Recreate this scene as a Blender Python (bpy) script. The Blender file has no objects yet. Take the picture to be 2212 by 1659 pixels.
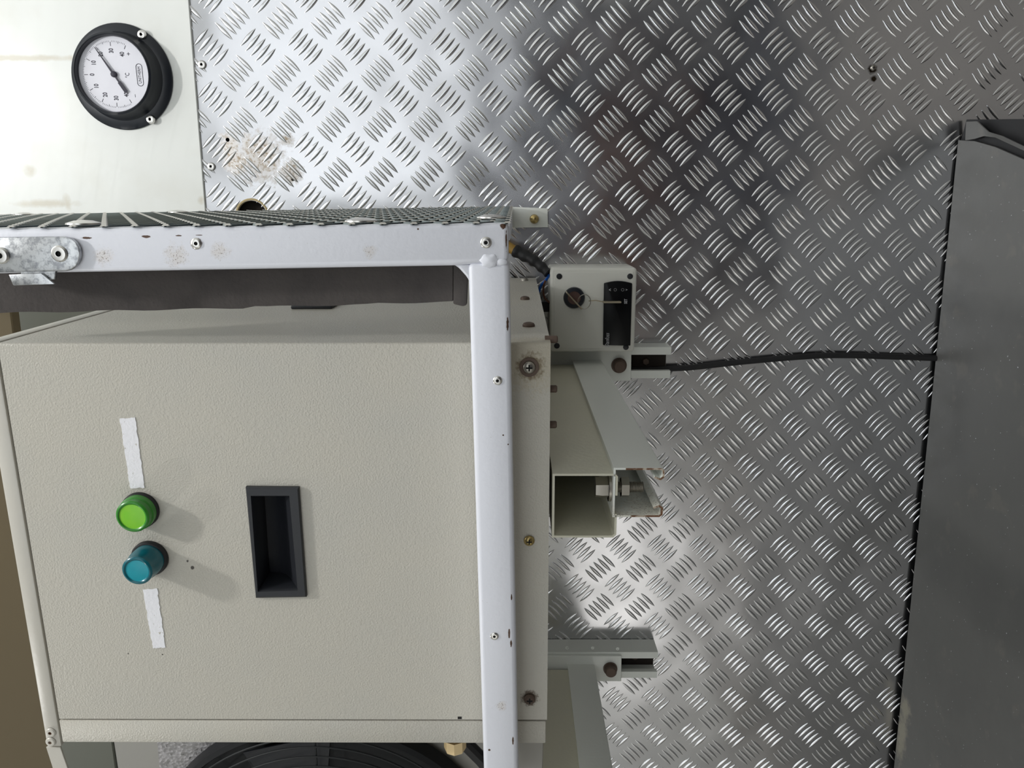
import bpy, bmesh, math, random
from mathutils import Vector, Matrix
from mathutils.geometry import tessellate_polygon
random.seed(7)
S = bpy.context.scene
COL = S.collection

# ------------------------------------------------------------------ camera
ZC = 0.72                       # camera height above the van floor
CAM = Vector((0, -0.871, ZC))
FPX, CX, CY = 1661.0, 1106.0, 829.5
right = Vector((-.00240, .00355, -.99999)).normalized()
fwd = Vector((-.21988, .97552, .00399)).normalized()
down = fwd.cross(right).normalized(); right = down.cross(fwd).normalized()
cd = bpy.data.cameras.new('camera'); cam = bpy.data.objects.new('camera', cd); COL.objects.link(cam)
cd.sensor_width = 36; cd.lens = 36 * FPX / 2212; cd.clip_start = 0.01
M = Matrix((right, -down, -fwd)).transposed().to_4x4(); M.translation = CAM
cam.matrix_world = M
S.camera = cam
S.view_settings.view_transform = 'Standard'; S.view_settings.look = 'None'
S.view_settings.gamma = 1; S.view_settings.use_curve_mapping = False
S.view_settings.exposure = -0.55
# ------------------------------------------------------------------ light
w = bpy.data.worlds.new('world'); S.world = w; w.use_nodes = True
w.node_tree.nodes['Background'].inputs[0].default_value = (.75, .85, 1, 1)
w.node_tree.nodes['Background'].inputs[1].default_value = 0.3
def area(name, loc, target, sx, sy, power, col):
    l = bpy.data.lights.new(name, 'AREA'); l.shape = 'RECTANGLE'; l.size = sx; l.size_y = sy
    l.energy = power; l.color = col
    o = bpy.data.objects.new(name, l); COL.objects.link(o); o.location = loc
    o.rotation_euler = (Vector(target) - Vector(loc)).to_track_quat('-Z', 'Y').to_euler(); return o
area('ceiling_lamp_light', (.20, -.78, 1.86), (.20, -.78, 0), .06, .05, 8.5, (1, .985, .96))
area('ceiling_lamp_light', (-1.05, -.80, 1.86), (-1.05, -.80, 0), .06, .05, 4.0, (1, .985, .96))
area('added_ceiling_fill', (.42, -.72, 1.93), (.42, -.72, 0), 1.1, .9, 9, (.97, .985, 1))  # added soft fill, no fixture: ambient light and bar highlights
area('added_rear_light', (.05, -2.08, 1.40), (.05, 0, 1.25), 2.3, .98, 12, (.90, .95, 1))  # added source, no opening there: mirrored as the plate's bright upper part
area('added_corner_light', (-1.45, -2.07, .62), (-1.2, 0, .7), .55, 1.05, 3.2, (1, .98, .94))  # added source for the bright reflection low on the plate

# ------------------------------------------------------------------ frames: pixel -> point on a plane of the place
def ray(px, py): return (fwd + right * ((px - CX) / FPX) + down * ((py - CY) / FPX))
class Frame:
    def __init__(s, vx, vy):
        s.ey = ray(vx, vy).normalized()
        s.ex = s.ey.cross(Vector((0, 0, 1))).normalized(); s.ez = s.ex.cross(s.ey).normalized()
        s.O = CAM + s.ey * 0.871
        s.R = Matrix((s.ex, s.ey, s.ez)).transposed()
    def w(s, v): return s.O + s.R @ Vector(v)
    def loc(s, p): return s.R.transposed() @ (Vector(p) - s.O)
    def p(s, px, py, d):            # point on the plane y' = d
        r = ray(px, py); return s.loc(CAM + r * ((.871 + d) / r.dot(s.ey)))
    def onx(s, px, py, x):
        r = s.R.transposed() @ ray(px, py); c = s.loc(CAM); return c + r * ((x - c.x) / r.x)
    def onz(s, px, py, z):
        r = s.R.transposed() @ ray(px, py); c = s.loc(CAM); return c + r * ((z - c.z) / r.z)
WF = Frame(1112, 455)           # the wall
CF = Frame(1117, 423)           # the cabinet and its guard stand a degree askew

# ------------------------------------------------------------------ object helpers
def tag(o, label=None, cat=None, group=None, kind=None):
    if label: o['label'] = label
    if cat: o['category'] = cat
    if group: o['group'] = group
    if kind: o['kind'] = kind
    return o
def thing(name, loc, label, cat, group=None):
    o = bpy.data.objects.new(name, None); COL.objects.link(o); o.location = loc; o.empty_display_size = .02
    return tag(o, label, cat, group)
WLOC = {}
def wl(o):
    return WLOC.get(o.name, o.location.copy() if o.parent is None else None)
def link(name, me, parent, at):
    o = bpy.data.objects.new(name, me); COL.objects.link(o); at = Vector(at)
    if parent is not None:
        o.parent = parent; o.location = at - wl(parent)
    else: o.location = at
    WLOC[o.name] = at
    return o
def finish(bm, name, mats, F=None, at=None, angle=35):
    bmesh.ops.recalc_face_normals(bm, faces=bm.faces)
    if F is not None:
        for v in bm.verts: v.co = F.w(v.co)
    if at is None:
        lo = Vector((1e9,) * 3); hi = -lo
        for v in bm.verts:
            for k in range(3): lo[k] = min(lo[k], v.co[k]); hi[k] = max(hi[k], v.co[k])
        at = (lo + hi) / 2
    at = Vector(at)
    for v in bm.verts: v.co -= at
    me = bpy.data.meshes.new(name); bm.to_mesh(me); bm.free()
    for m in (mats if isinstance(mats, (list, tuple)) else [mats]): me.materials.append(m)
    me.polygons.foreach_set('use_smooth', [True] * len(me.polygons))
    me.set_sharp_from_angle(angle=math.radians(angle))
    return me, at
def obj(name, bm, mats, parent=None, F=None, at=None, angle=35):
    me, at = finish(bm, name, mats, F, at, angle)
    return link(name, me, parent, at)
def nb(): return bmesh.new()
def merge(bm, t, mi=0):
    vs = [bm.verts.new(v.co) for v in t.verts]; t.verts.index_update()
    for f in t.faces:
        try:
            nf = bm.faces.new([vs[v.index] for v in f.verts]); nf.material_index = mi or f.material_index
        except ValueError: pass
    t.free()
def box(bm, x0, x1, y0, y1, z0, z1, bev=0, seg=2, mi=0):
    hexa(bm, [(x0, y0, z0), (x1, y0, z0), (x1, y0, z1), (x0, y0, z1)], [(x0, y1, z0), (x1, y1, z0), (x1, y1, z1), (x0, y1, z1)], bev, seg, mi)
def hexa(bm, a, b, bev=0, seg=2, mi=0):
    t = nb(); n = len(a)
    va = [t.verts.new(p) for p in a]; vb = [t.verts.new(p) for p in b]
    t.faces.new(va); t.faces.new(vb[::-1])
    for i in range(n): t.faces.new((va[i], vb[i], vb[(i + 1) % n], va[(i + 1) % n]))
    bmesh.ops.recalc_face_normals(t, faces=t.faces)
    if bev: bmesh.ops.bevel(t, geom=t.edges[:], offset=bev, segments=seg, profile=.5, affect='EDGES')
    merge(bm, t, mi)
def prism(bm, pts, y0, y1, bev=0, seg=2, mi=0):     # pts (x, z) in frame coordinates
    hexa(bm, [(p[0], y0, p[1]) for p in pts], [(p[0], y1, p[1]) for p in pts], bev, seg, mi)
def pxprism(bm, F, px, d, thick, bev=0, seg=2, mi=0):
    P = [F.p(x, y, d) for x, y in px]; prism(bm, [(p.x, p.z) for p in P], d, d + thick, bev, seg, mi)
def holed(bm, outer, holes, y0, y1, mi=0):           # plate with real holes; rings of (x, z)
    rings = [outer] + holes
    tris = tessellate_polygon([[Vector((p[0], p[1], 0)) for p in r] for r in rings])
    flat = [p for r in rings for p in r]
    f = [bm.verts.new((p[0], y0, p[1])) for p in flat]; b = [bm.verts.new((p[0], y1, p[1])) for p in flat]
    for t in tris:
        for vv in ([f[i] for i in t], [b[i] for i in t][::-1]):
            try: q = bm.faces.new(vv); q.material_index = mi
            except ValueError: pass
    k = 0
    for r in rings:
        n = len(r)
        for i in range(n):
            q = bm.faces.new((f[k + i], f[k + (i + 1) % n], b[k + (i + 1) % n], b[k + i])); q.material_index = mi
        k += n
def lathe(bm, prof, c, axis='-y', n=24, mis=None):   # prof (r, h) along axis from c
    c = Vector(c)
    ax = {'-y': (Vector((0, -1, 0)), Vector((1, 0, 0)), Vector((0, 0, 1))), 'x': (Vector((1, 0, 0)), Vector((0, 1, 0)), Vector((0, 0, 1))),
          '-x': (Vector((-1, 0, 0)), Vector((0, 1, 0)), Vector((0, 0, 1))), '-z': (Vector((0, 0, -1)), Vector((1, 0, 0)), Vector((0, 1, 0)))}[axis]
    rings = []
    for r, h in prof:
        if r < 1e-7: rings.append([bm.verts.new(c + ax[0] * h)])
        else: rings.append([bm.verts.new(c + ax[0] * h + (ax[1] * math.cos(2 * math.pi * k / n) + ax[2] * math.sin(2 * math.pi * k / n)) * r) for k in range(n)])
    for i in range(len(rings) - 1):
        a, b = rings[i], rings[i + 1]; mi = mis[i] if mis else 0
        for k in range(n):
            k2 = (k + 1) % n
            if len(a) == 1 and len(b) == 1: continue
            if len(a) == 1: q = bm.faces.new((a[0], b[k], b[k2]))
            elif len(b) == 1: q = bm.faces.new((a[k], a[k2], b[0]))
            else: q = bm.faces.new((a[k], a[k2], b[k2], b[k]))
            q.material_index = mi
def catmull(pts, m=6):
    P = [Vector(p) for p in pts]; P = [P[0] * 2 - P[1]] + P + [P[-1] * 2 - P[-2]]; out = []
    for i in range(1, len(P) - 2):
        for k in range(m):
            t = k / m
            out.append(.5 * ((2 * P[i]) + (-P[i - 1] + P[i + 1]) * t + (2 * P[i - 1] - 5 * P[i] + 4 * P[i + 1] - P[i + 2]) * t * t + (-P[i - 1] + 3 * P[i] - 3 * P[i + 1] + P[i + 2]) * t ** 3))
    out.append(P[-2]); return out
def tube(bm, pts, r, n=10, closed=False, mi=0):
    pts = [Vector(p) for p in pts]; m = len(pts); rings = []; up = None
    for i in range(m):
        a = pts[(i - 1) % m] if closed or i else pts[0]; b = pts[(i + 1) % m] if closed or i < m - 1 else pts[-1]
        t = (b - a).normalized()
        if up is None: up = t.orthogonal().normalized()
        up = (up - t * up.dot(t)).normalized(); s = t.cross(up); rr = r(i / (m - 1)) if callable(r) else r
        rings.append([bm.verts.new(pts[i] + (up * math.cos(2 * math.pi * k / n) + s * math.sin(2 * math.pi * k / n)) * rr) for k in range(n)])
    for i in range(m if closed else m - 1):
        A, B = rings[i], rings[(i + 1) % m]
        for k in range(n):
            q = bm.faces.new((A[k], A[(k + 1) % n], B[(k + 1) % n], B[k])); q.material_index = mi
    if not closed:
        bm.faces.new(rings[0][::-1]).material_index = mi; bm.faces.new(rings[-1]).material_index = mi
def sweep(bm, poly, th, o, u, v, wv, L):             # open thin-walled section swept along wv
    o, u, v, wv = map(Vector, (o, u, v, wv)); n = len(poly); P = [Vector(p) for p in poly]; off = []
    for i in range(n):
        ns = []
        for a, b in ((i - 1, i), (i, i + 1)):
            if a >= 0 and b < n:
                d = (P[b] - P[a]).normalized(); ns.append(Vector((-d.y, d.x)))
        m = sum(ns, Vector((0, 0))); m.normalize(); off.append(P[i] + m * th / max(.4, m.dot(ns[0])))
    ring = P + off[::-1]
    A = [bm.verts.new(o + u * p.x + v * p.y) for p in ring]; B = [bm.verts.new(o + u * p.x + v * p.y + wv * L) for p in ring]
    k = len(ring)
    for i in range(k): bm.faces.new((A[i], A[(i + 1) % k], B[(i + 1) % k], B[i]))
    for X in (A, B):
        for i in range(n - 1): bm.faces.new((X[i], X[i + 1], X[k - 2 - i], X[k - 1 - i]))
def text(body, size, F, x, z, d, mat, parent, name='lettering', sx=1.0, ang=0, shear=0, bold=0):
    cu = bpy.data.curves.new('t', 'FONT'); cu.body = body; cu.size = size; cu.align_x = 'CENTER'; cu.align_y = 'CENTER'
    cu.shear = shear; cu.offset = bold; cu.extrude = .00008; cu.resolution_u = 3
    o = bpy.data.objects.new('t', cu); COL.objects.link(o)
    dg = bpy.context.evaluated_depsgraph_get(); me = bpy.data.meshes.new_from_object(o.evaluated_get(dg))
    bpy.data.objects.remove(o)
    L = Matrix((F.ex, F.ez, -F.ey)).transposed()
    R2 = Matrix.Rotation(-ang, 3, 'Z'); D = Matrix.Diagonal((sx, 1, 1))
    for v in me.vertices: v.co = L @ (R2 @ (D @ v.co))
    me.materials.clear(); me.materials.append(mat)
    return link(name, me, parent, F.w((x, d, z)))

# ------------------------------------------------------------------ materials
def lin(r, g, b): return tuple(((c / 255) / 12.92 if c <= 10 else ((c / 255 + .055) / 1.055) ** 2.4) for c in (r, g, b)) + (1,)
class Mat:
    def __init__(s, name, col, rough=.5, metal=0, spec=.5):
        s.m = bpy.data.materials.new(name); s.m.use_nodes = True; s.nt = s.m.node_tree; s.b = s.nt.nodes['Principled BSDF']
        s.b.inputs['Base Color'].default_value = col; s.b.inputs['Roughness'].default_value = rough
        s.b.inputs['Metallic'].default_value = metal; s.b.inputs['Specular IOR Level'].default_value = spec
        s.col = None; s.base = col; s.nrm = None
        g = s.n('ShaderNodeNewGeometry'); s.pos = g.outputs['Position']
    def n(s, t, **k):
        x = s.nt.nodes.new(t)
        for a, b in k.items(): setattr(x, a, b)
        return x
    def L(s, a, b): s.nt.links.new(a, b)
    def noise(s, scale, detail=2, rough=.5, vec=None, stretch=None):
        x = s.n('ShaderNodeTexNoise'); x.inputs['Scale'].default_value = scale; x.inputs['Detail'].default_value = detail; x.inputs['Roughness'].default_value = rough
        v = vec or s.pos
        if stretch:
            mp = s.n('ShaderNodeMapping'); mp.inputs['Scale'].default_value = stretch; s.L(v, mp.inputs[0]); v = mp.outputs[0]
        s.L(v, x.inputs['Vector']); return x.outputs['Fac']
    def ramp(s, f, a, b, lo=0, hi=1):
        r = s.n('ShaderNodeMapRange'); r.inputs[1].default_value = a; r.inputs[2].default_value = b; r.inputs[3].default_value = lo; r.inputs[4].default_value = hi
        s.L(f, r.inputs[0]); return r.outputs[0]
    def math(s, op, a, b=None):
        x = s.n('ShaderNodeMath', operation=op)
        for i, v in enumerate((a, b)):
            if v is None: continue
            if isinstance(v, (int, float)): x.inputs[i].default_value = v
            else: s.L(v, x.inputs[i])
        return x.outputs[0]
    def mix(s, fac, col):
        x = s.n('ShaderNodeMix', data_type='RGBA'); s.L(fac, x.inputs[0])
        if s.col: s.L(s.col, x.inputs[6])
        else: x.inputs[6].default_value = s.base
        x.inputs[7].default_value = col; s.col = x.outputs[2]; s.L(s.col, s.b.inputs['Base Color']); return s
    def bump(s, f, dist, strength=1):
        x = s.n('ShaderNodeBump'); x.inputs['Distance'].default_value = dist; x.inputs['Strength'].default_value = strength
        s.L(f, x.inputs['Height'])
        if s.nrm: s.L(s.nrm, x.inputs['Normal'])
        s.nrm = x.outputs[0]; s.L(s.nrm, s.b.inputs['Normal']); return s
    def rough(s, f): s.L(f, s.b.inputs['Roughness']); return s
    def spots(s, pts, nscale=250, edge=.35, amp=.9):  # pts (world point, radius[, stretch vector]) : ragged patches at real places
        out = None; nz = s.noise(nscale, 3, .6)
        for p in pts:
            c, r = p[0], p[1]; st = p[2] if len(p) > 2 else (1, 1, 1)
            v = s.n('ShaderNodeVectorMath', operation='SUBTRACT'); s.L(s.pos, v.inputs[0]); v.inputs[1].default_value = c
            m = s.n('ShaderNodeVectorMath', operation='MULTIPLY'); s.L(v.outputs[0], m.inputs[0]); m.inputs[1].default_value = [1 / (r * q) for q in st]
            l = s.n('ShaderNodeVectorMath', operation='LENGTH'); s.L(m.outputs[0], l.inputs[0])
            dd = s.math('ADD', l.outputs['Value'], s.math('MULTIPLY', s.math('SUBTRACT', nz, .5), amp * 2))
            f = s.ramp(dd, 1 + edge / 2, 1 - edge / 2)
            out = f if out is None else s.math('MAXIMUM', out, f)
        return out
def simple(name, rgb, rough=.5, metal=0, spec=.5): return Mat(name, lin(*rgb), rough, metal, spec).m
W = lambda px, py, d=0: tuple(WF.w(WF.p(px, py, d)))
C = lambda px, py, d: tuple(CF.w(CF.p(px, py, d)))

a = Mat('white_panel_gelcoat', lin(244, 246, 242), .28)
a.mix(a.math('MULTIPLY', a.ramp(a.noise(9, 4, .6), .5, .75), .22), lin(206, 198, 176))
a.mix(a.math('MULTIPLY', a.spots([(W(20, 127), .09, (.03, 1, 1)), (W(67, 368), .006), (W(150, 437), .007, (1, 1, .6)), (W(100, 440), .03, (.12, 1, 1)), (W(437, 432), .004)], 90, .9, .7), .45), lin(190, 174, 138))
a.mix(a.spots([(W(243, 38), .0009), (W(375, 46), .0008), (W(337, 25), .0008), (W(58, 12), .0008), (W(173, 445), .001)], 300, .4, .2), lin(90, 85, 80))
a.bump(a.noise(6, 2), .004, .5); WHITEP = a.m

a = Mat('aluminium_tread', lin(205, 205, 208), .24, 1)
stain = a.spots([(W(497, 315), .010, (1.2, 1, 1)), (W(512, 350), .012), (W(548, 322), .010), (W(620, 302), .006), (W(630, 372), .010), (W(560, 340), .022)], 140, .9, 1.1)
a.mix(a.math('MULTIPLY', a.math('MULTIPLY', stain, a.ramp(a.noise(260, 4, .7), .46, .62)), .75), lin(120, 96, 60))
a.mix(a.math('MULTIPLY', stain, .18), lin(190, 170, 130))
stain2 = a.spots([(W(1884, 150), .0045), (W(1887, 170), .003, (1, 1, 1)), (W(1915, 475), .0016)], 300, .6, .6)
a.mix(stain2, lin(60, 52, 42))
a.rough(a.math('ADD', a.ramp(a.noise(7, 4, .6), .3, .75, .17, .31), a.math('MULTIPLY', stain, .3)))
a.bump(a.noise(5.5, 2, .45), .010, .9)
TREAD = a.m
a = Mat('aluminium_raised_bar', lin(222, 222, 224), .20, 1)
a.mix(a.math('MULTIPLY', a.spots([(W(500, 335), .012), (W(512, 350), .012), (W(568, 325), .010), (W(630, 375), .012)], 140, .8, 1.1), .25), lin(150, 124, 80))
a.bump(a.noise(400, 1), .0001, .4); BARS = a.m

def paint(name, rgb, bs=820, bd=.00016, rough=.42, extra=()):
    a = Mat(name, lin(*rgb), rough)
    a.mix(a.math('MULTIPLY', a.ramp(a.noise(14, 3, .6), .45, .8), .35), lin(rgb[0] - 12, rgb[1] - 8, rgb[2] - 2))
    for pts, col, s in extra: a.mix(a.math('MULTIPLY', a.spots(pts, 420, .5, .8), s), lin(*col))
    a.bump(a.ramp(a.noise(bs, 1.5, .5), .35, .7), bd, .8); return a.m
CREAM = paint('cream_textured_paint', (191, 187, 176), extra=(
    ([(C(1145, 792, -.4), .0080), (C(1143, 1508, -.4), .0055)], (84, 66, 48), .9),
    ([(C(416, 1226, -.4), .0012), (C(405, 1212, -.4), .0007), (C(351, 1414, -.4), .0005), (C(277, 1412, -.4), .0005)], (70, 66, 60), 1),
    ([(C(1150, 775, -.4), .02, (1, 1, 1))], (176, 160, 120), .3)))
CREAMS = paint('cream_smooth_paint', (208, 205, 186), 300, .0001, .4)
STRIP = paint('cream_trim_paint', (200, 196, 186), 300, .00005, .35)
def white_metal(name, rgb, pts, light):
    a = Mat(name, lin(*rgb), .33)
    ls = a.spots(light, 300, 1.0, 1.2); a.mix(a.math('MULTIPLY', ls, .22), lin(196, 172, 128)); a.mix(a.math('MULTIPLY', a.math('MULTIPLY', ls, a.ramp(a.noise(1100, 3, .7), .56, .62)), .8), lin(96, 76, 60))
    a.mix(a.math('MULTIPLY', a.ramp(a.noise(900, 3, .7), .70, .76), .55), lin(120, 105, 92))
    a.mix(a.spots(pts, 700, .2, .5), lin(84, 60, 46))
    a.bump(a.noise(320, 2), .0002, .5); return a.m
GD = -.43
TUBEW = white_metal('white_painted_steel', (226, 228, 236),
    [(C(187, 514, GD), .0013, (.5, 1, 2.2)), (C(316, 511, GD), .0012, (.6, 1, 2.2)), (C(386, 509, GD), .0010, (.4, 1, 1.7)), (C(430, 508, GD), .0008, (.3, 1, 2.6)),
     (C(1100, 1368, GD), .0015, (2.2, 1, .5)), (C(1104, 1390, GD), .0012, (2, 1, .5)), (C(1108, 1600, GD), .0012, (2.5, 1, .5)), (C(1087, 487, GD), .0020), (C(1097, 700, GD), .0015, (3, 1, .5)), (C(1057, 1620, GD), .0008), (C(424, 526, GD), .0032), (C(1094, 520, GD), .0012, (5, 1, .5)), (C(1107, 860, GD), .0010, (4, 1, .5)), (C(1112, 1020, GD), .0009, (3, 1, .5)), (C(1113, 1180, GD), .0010, (3, 1, .5)), (C(1105, 1290, GD), .0010, (2, 1, .5)), (C(1115, 1470, GD), .0009, (4, 1, .5)), (C(1098, 960, GD), .0005), (C(903, 495, GD), .0005), (C(1087, 940, GD), .0005)],
    [(C(223, 553, GD), .004), (C(381, 552, GD), .005), (C(475, 543, GD), .004), (C(800, 542, GD), .003), (C(1083, 1525, GD), .0028)])
STRUT = white_metal('white_strut_paint', (232, 235, 229),
    [(W(1322, 1000, -.4), .0020, (1, 3, 1)), (W(1425, 1022, -.4), .0016), (W(1425, 1104, -.4), .0022), (W(1300, 940, -.33), .0006, (1, 1, 5)), (W(1270, 830, -.2), .0006, (1, 1, 6))],
    [(W(1400, 1110, -.4), .012, (1, 3, 1)), (W(1340, 1112, -.4), .009)])
RUST = Mat('rusty_cut_edge', lin(176, 164, 148), .7); RUST.mix(RUST.ramp(RUST.noise(260, 3, .6), .42, .52), lin(104, 72, 48)); RUST = RUST.m
ZINC = Mat('zinc_plated_steel', lin(196, 198, 200), .3, 1)
ZINC.mix(ZINC.ramp(ZINC.noise(260, 4, .7), .45, .6), lin(150, 152, 156)); ZINC.bump(ZINC.noise(180, 3), .0003, .5); ZINC = ZINC.m
RIVET = simple('aluminium_rivet', (214, 212, 208), .28, 1)
HOLE = simple('dark_hollow', (16, 15, 15), .8)
GALV = Mat('galvanised_sheet', lin(176, 174, 176), .38, 1)
vz = GALV.n('ShaderNodeTexVoronoi'); vz.inputs['Scale'].default_value = 320; GALV.L(GALV.pos, vz.inputs[0])
GALV.rough(GALV.ramp(vz.outputs['Color'], 0, 1, .2, .55)); GALV.bump(vz.outputs['Distance'], .0006, .6); GALV = GALV.m
MESHM = simple('galvanised_mesh', (138, 148, 148), .45, 1)
a = Mat('grey_foam', lin(82, 78, 76), .95, 0, .1)
a.mix(a.math('MULTIPLY', a.ramp(a.noise(25, 4, .6), .45, .75), .6), lin(58, 56, 57)); a.bump(a.noise(380, 3), .0005, .7); FOAM = a.m
a = Mat('dull_steel_cover', lin(104, 104, 102), .42, 0, .6)
a.mix(a.math('MULTIPLY', a.ramp(a.noise(12, 5, .65), .45, .7), .35), lin(84, 84, 84))
a.mix(a.math('MULTIPLY', a.ramp(a.noise(26, 3, .6), .60, .68), .3), lin(130, 126, 118))
a.mix(a.math('MULTIPLY', a.spots([(tuple(WF.w(WF.p(1955, 1590, -.02))), .02, (1.6, .5, 1)), (tuple(WF.w(WF.p(1950, 1530, -.02))), .012)], 120, .8, 1.0), .6), lin(176, 170, 150))
a.mix(a.ramp(a.noise(520, 0), .85, .87), lin(220, 222, 225))
a.bump(a.noise(30, 3), .001, .3); DULL = a.m
LINER = simple('grey_green_liner', (98, 108, 106), .7)
BLACKP = Mat('black_plastic', lin(30, 32, 37), .42); BLACKP.bump(BLACKP.noise(600, 2), .0001, .5); BLACKP = BLACKP.m
NAVYBLK = simple('blue_black_enamel', (30, 34, 42), .32)
RUBBER = simple('black_rubber', (24, 24, 26), .55); FANBLK = simple('fan_black', (13, 15, 18), .5, 0, .3); FANRING = simple('fan_ring_black', (17, 21, 24), .6)
DIAL = simple('dial_white', (232, 232, 240), .5)
INK = simple('dial_ink', (44, 42, 56), .6)
GREYP = Mat('grey_abs_plastic', lin(220, 220, 212), .38); GREYP.bump(GREYP.noise(700, 1), .00006, .5); GREYP = GREYP.m
SCREEN = simple('glossy_black_screen', (8, 10, 13), .3, 0, .25); KEYM = simple('worn_key_metal', (190, 180, 158), .35, 1)
INKW = simple('pale_print', (190, 192, 196), .5)
BROWNS = simple('brown_rusted_screw', (96, 80, 70), .55, .3)
BRASS = simple('brass', (180, 160, 110), .3, 1)
STEEL = simple('steel_screw', (168, 164, 156), .35, 1)
OLIVE = simple('olive_brown_board', (92, 80, 56), .7)
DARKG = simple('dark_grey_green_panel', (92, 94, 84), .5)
MIDG = simple('mid_grey_panel', (150, 148, 142), .5)
CAP = simple('cream_nylon', (222, 196, 148), .4)
TAPE = Mat('white_paper_residue', lin(238, 238, 242), .8); TAPE.bump(TAPE.noise(500, 3), .0003, .8)
TAPE.mix(TAPE.ramp(TAPE.noise(420, 3, .6), .66, .69), lin(190, 186, 174)); TAPE = TAPE.m
def lens(name, rgb, edge):
    a = Mat(name, lin(*rgb), .25); lw = a.n('ShaderNodeLayerWeight'); lw.inputs[0].default_value = .4
    a.b.inputs['Subsurface Weight'].default_value = .0
    a.mix(a.math('MULTIPLY', a.ramp(a.noise(200, 2), .4, .8), .3), lin(*edge)); return a.m
GREEN = lens('green_lens', (124, 200, 44), (160, 210, 60)); GREEN2 = simple('green_lens_side', (50, 130, 40), .25)
TEAL = lens('teal_lens', (20, 150, 165), (10, 130, 150)); TEAL2 = simple('teal_lens_side', (14, 96, 108), .2)
ROOMW = simple('room_white', (226, 226, 222), .5)
FLOORM = Mat('van_floor', lin(150, 146, 140), .6); FLOORM.mix(FLOORM.ramp(FLOORM.noise(40, 4), .4, .7), lin(120, 116, 112)); FLOORM = FLOORM.m
REFLDARK = simple('reflection_dark_navy', (38, 44, 58), .5)  # for the unseen dark surfaces mirrored in the tread plate
REFLBROWN = simple('reflection_brown', (128, 84, 58), .6)  # for the unseen brown board mirrored in the tread plate
PLY = simple('dark_cavity', (34, 28, 22), .9)
YEL = simple('yellow_sleeve', (168, 132, 58), .6); BLUE = simple('blue_wire_pvc', (28, 96, 190), .35); BRN = simple('brown_wire_pvc', (92, 56, 38), .4)

# ------------------------------------------------------------------ the setting
X0, X1, Y0, ZT = -1.75, 1.05, -2.12, 1.95
def struct(name, bm, m, parent=None, **k):
    o = obj(name, bm, m, parent, **k)
    if parent is None: o['kind'] = 'structure'
    return o
b = nb(); box(b, X0, X1, .012, .06, -.02, ZT + .02); wall = struct('wall_front', b, PLY, at=(0, .03, 1))
b = nb(); box(b, X0 - .04, X0, Y0, .06, -.02, ZT); struct('wall_left', b, ROOMW)
b = nb(); box(b, X1, X1 + .04, Y0, .06, -.02, ZT); struct('wall_right', b, ROOMW)
b = nb(); box(b, X0 - .04, X1 + .04, Y0 - .04, .06, ZT, ZT + .04); struct('ceiling', b, ROOMW)
b = nb(); box(b, X0 - .04, X1 + .04, Y0 - .04, .06, -.05, 0); fl = struct('floor', b, FLOORM)
b = nb(); box(b, -.3, .85, -2.08, -1.02, 0, .006, .002); obj('reflection_dark_mat', b, REFLDARK, fl)  # unseen dark mat, added to darken the tread plate's reflections
b = nb(); box(b, X0, X1, Y0 - .04, Y0, 0, ZT); struct('wall_back', b, ROOMW)
b = nb(); box(b, -.45, .80, Y0, Y0 + .03, 0, .90, .004); struct('reflection_dark_panel_1', b, REFLDARK)  # unseen dark panel, added to give the plate its dark reflection
b = nb(); box(b, -.5, .45, Y0 + .03, Y0 + .05, .24, .44, .004); struct('reflection_brown_board_1', b, REFLBROWN)  # unseen brown board, added for the brown patches mirrored in the plate

# tread sheet with its real holes, white panel over its upper edge
LP = 0.05; LQ = LP * 1.0386
def lat(i, j):                  # lattice cell of the tread pattern -> (x, z) on the wall
    return Vector((-(LQ * j) + .16917, -(LP * i) + .32119 + ZC))
def circ(cx, cz, r, n=14): return [(cx + r * math.cos(2 * math.pi * k / n), cz + r * math.sin(2 * math.pi * k / n)) for k in range(n)]
def wxz(px, py, d=0): p = WF.w(WF.p(px, py, d)); return (p.x, p.z)
b = nb(); hs = [circ(*wxz(492, 302), .0022), circ(*wxz(633, 387), .002), circ(*wxz(545, 466), .0165, 28)]
holed(b, [(X0 + .1, .02), (X1 - .1, .02), (X1 - .1, ZC + .40), (X0 + .1, ZC + .40)], hs, -.0005, .001)
sheet = obj('tread_sheet', b, TREAD, wall)
b = nb(); e0, e1 = wxz(410, 0), wxz(445, 440)
sl = (e1[1] - e0[1]) / (e1[0] - e0[0]); zl = lambda x: e0[1] + (x - e0[0]) * sl
hexa(b, [(X0, -.0035, zl(X0)), (X1, -.0035, zl(X1)), (X1, -.0035, ZT), (X0, -.0035, ZT)], [(X0, .0118, zl(X0)), (X1, .0118, zl(X1)), (X1, .0118, ZT), (X0, .0118, ZT)], .0006, 1)
panel = obj('white_panel', b, WHITEP, wall)
def cluster_mesh(sgn):
    b = nb(); s2 = math.sqrt(.5)
    along = Vector((1, 0, -1 * sgn)) * s2; stack = Vector((-1, 0, -1 * sgn)) * s2   # R: image up-right
    nL, nW, HL, HW, H = 9, 6, .0128, .0023, .00095
    for k in range(-2, 3):
        rows = []
        for i in range(nL + 1):
            t = -1 + 2 * i / nL; ww = HW * max(0, 1 - abs(t) ** 2.0) ** .9; hh = H * max(0, 1 - t * t) ** .55
            rows.append([b.verts.new(along * (t * HL) + stack * (k * .0070 + ww * (-1 + 2 * j / nW)) + Vector((0, -1, 0)) * (hh * (1 - (-1 + 2 * j / nW) ** 2) - .00003)) for j in range(nW + 1)])
        for i in range(nL):
            for j in range(nW): b.faces.new((rows[i][j], rows[i + 1][j], rows[i + 1][j + 1], rows[i][j + 1]))
    bmesh.ops.remove_doubles(b, verts=b.verts, dist=1e-6)
    return finish(b, 'raised_bars', BARS, at=(0, 0, 0), angle=60)[0]
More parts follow.
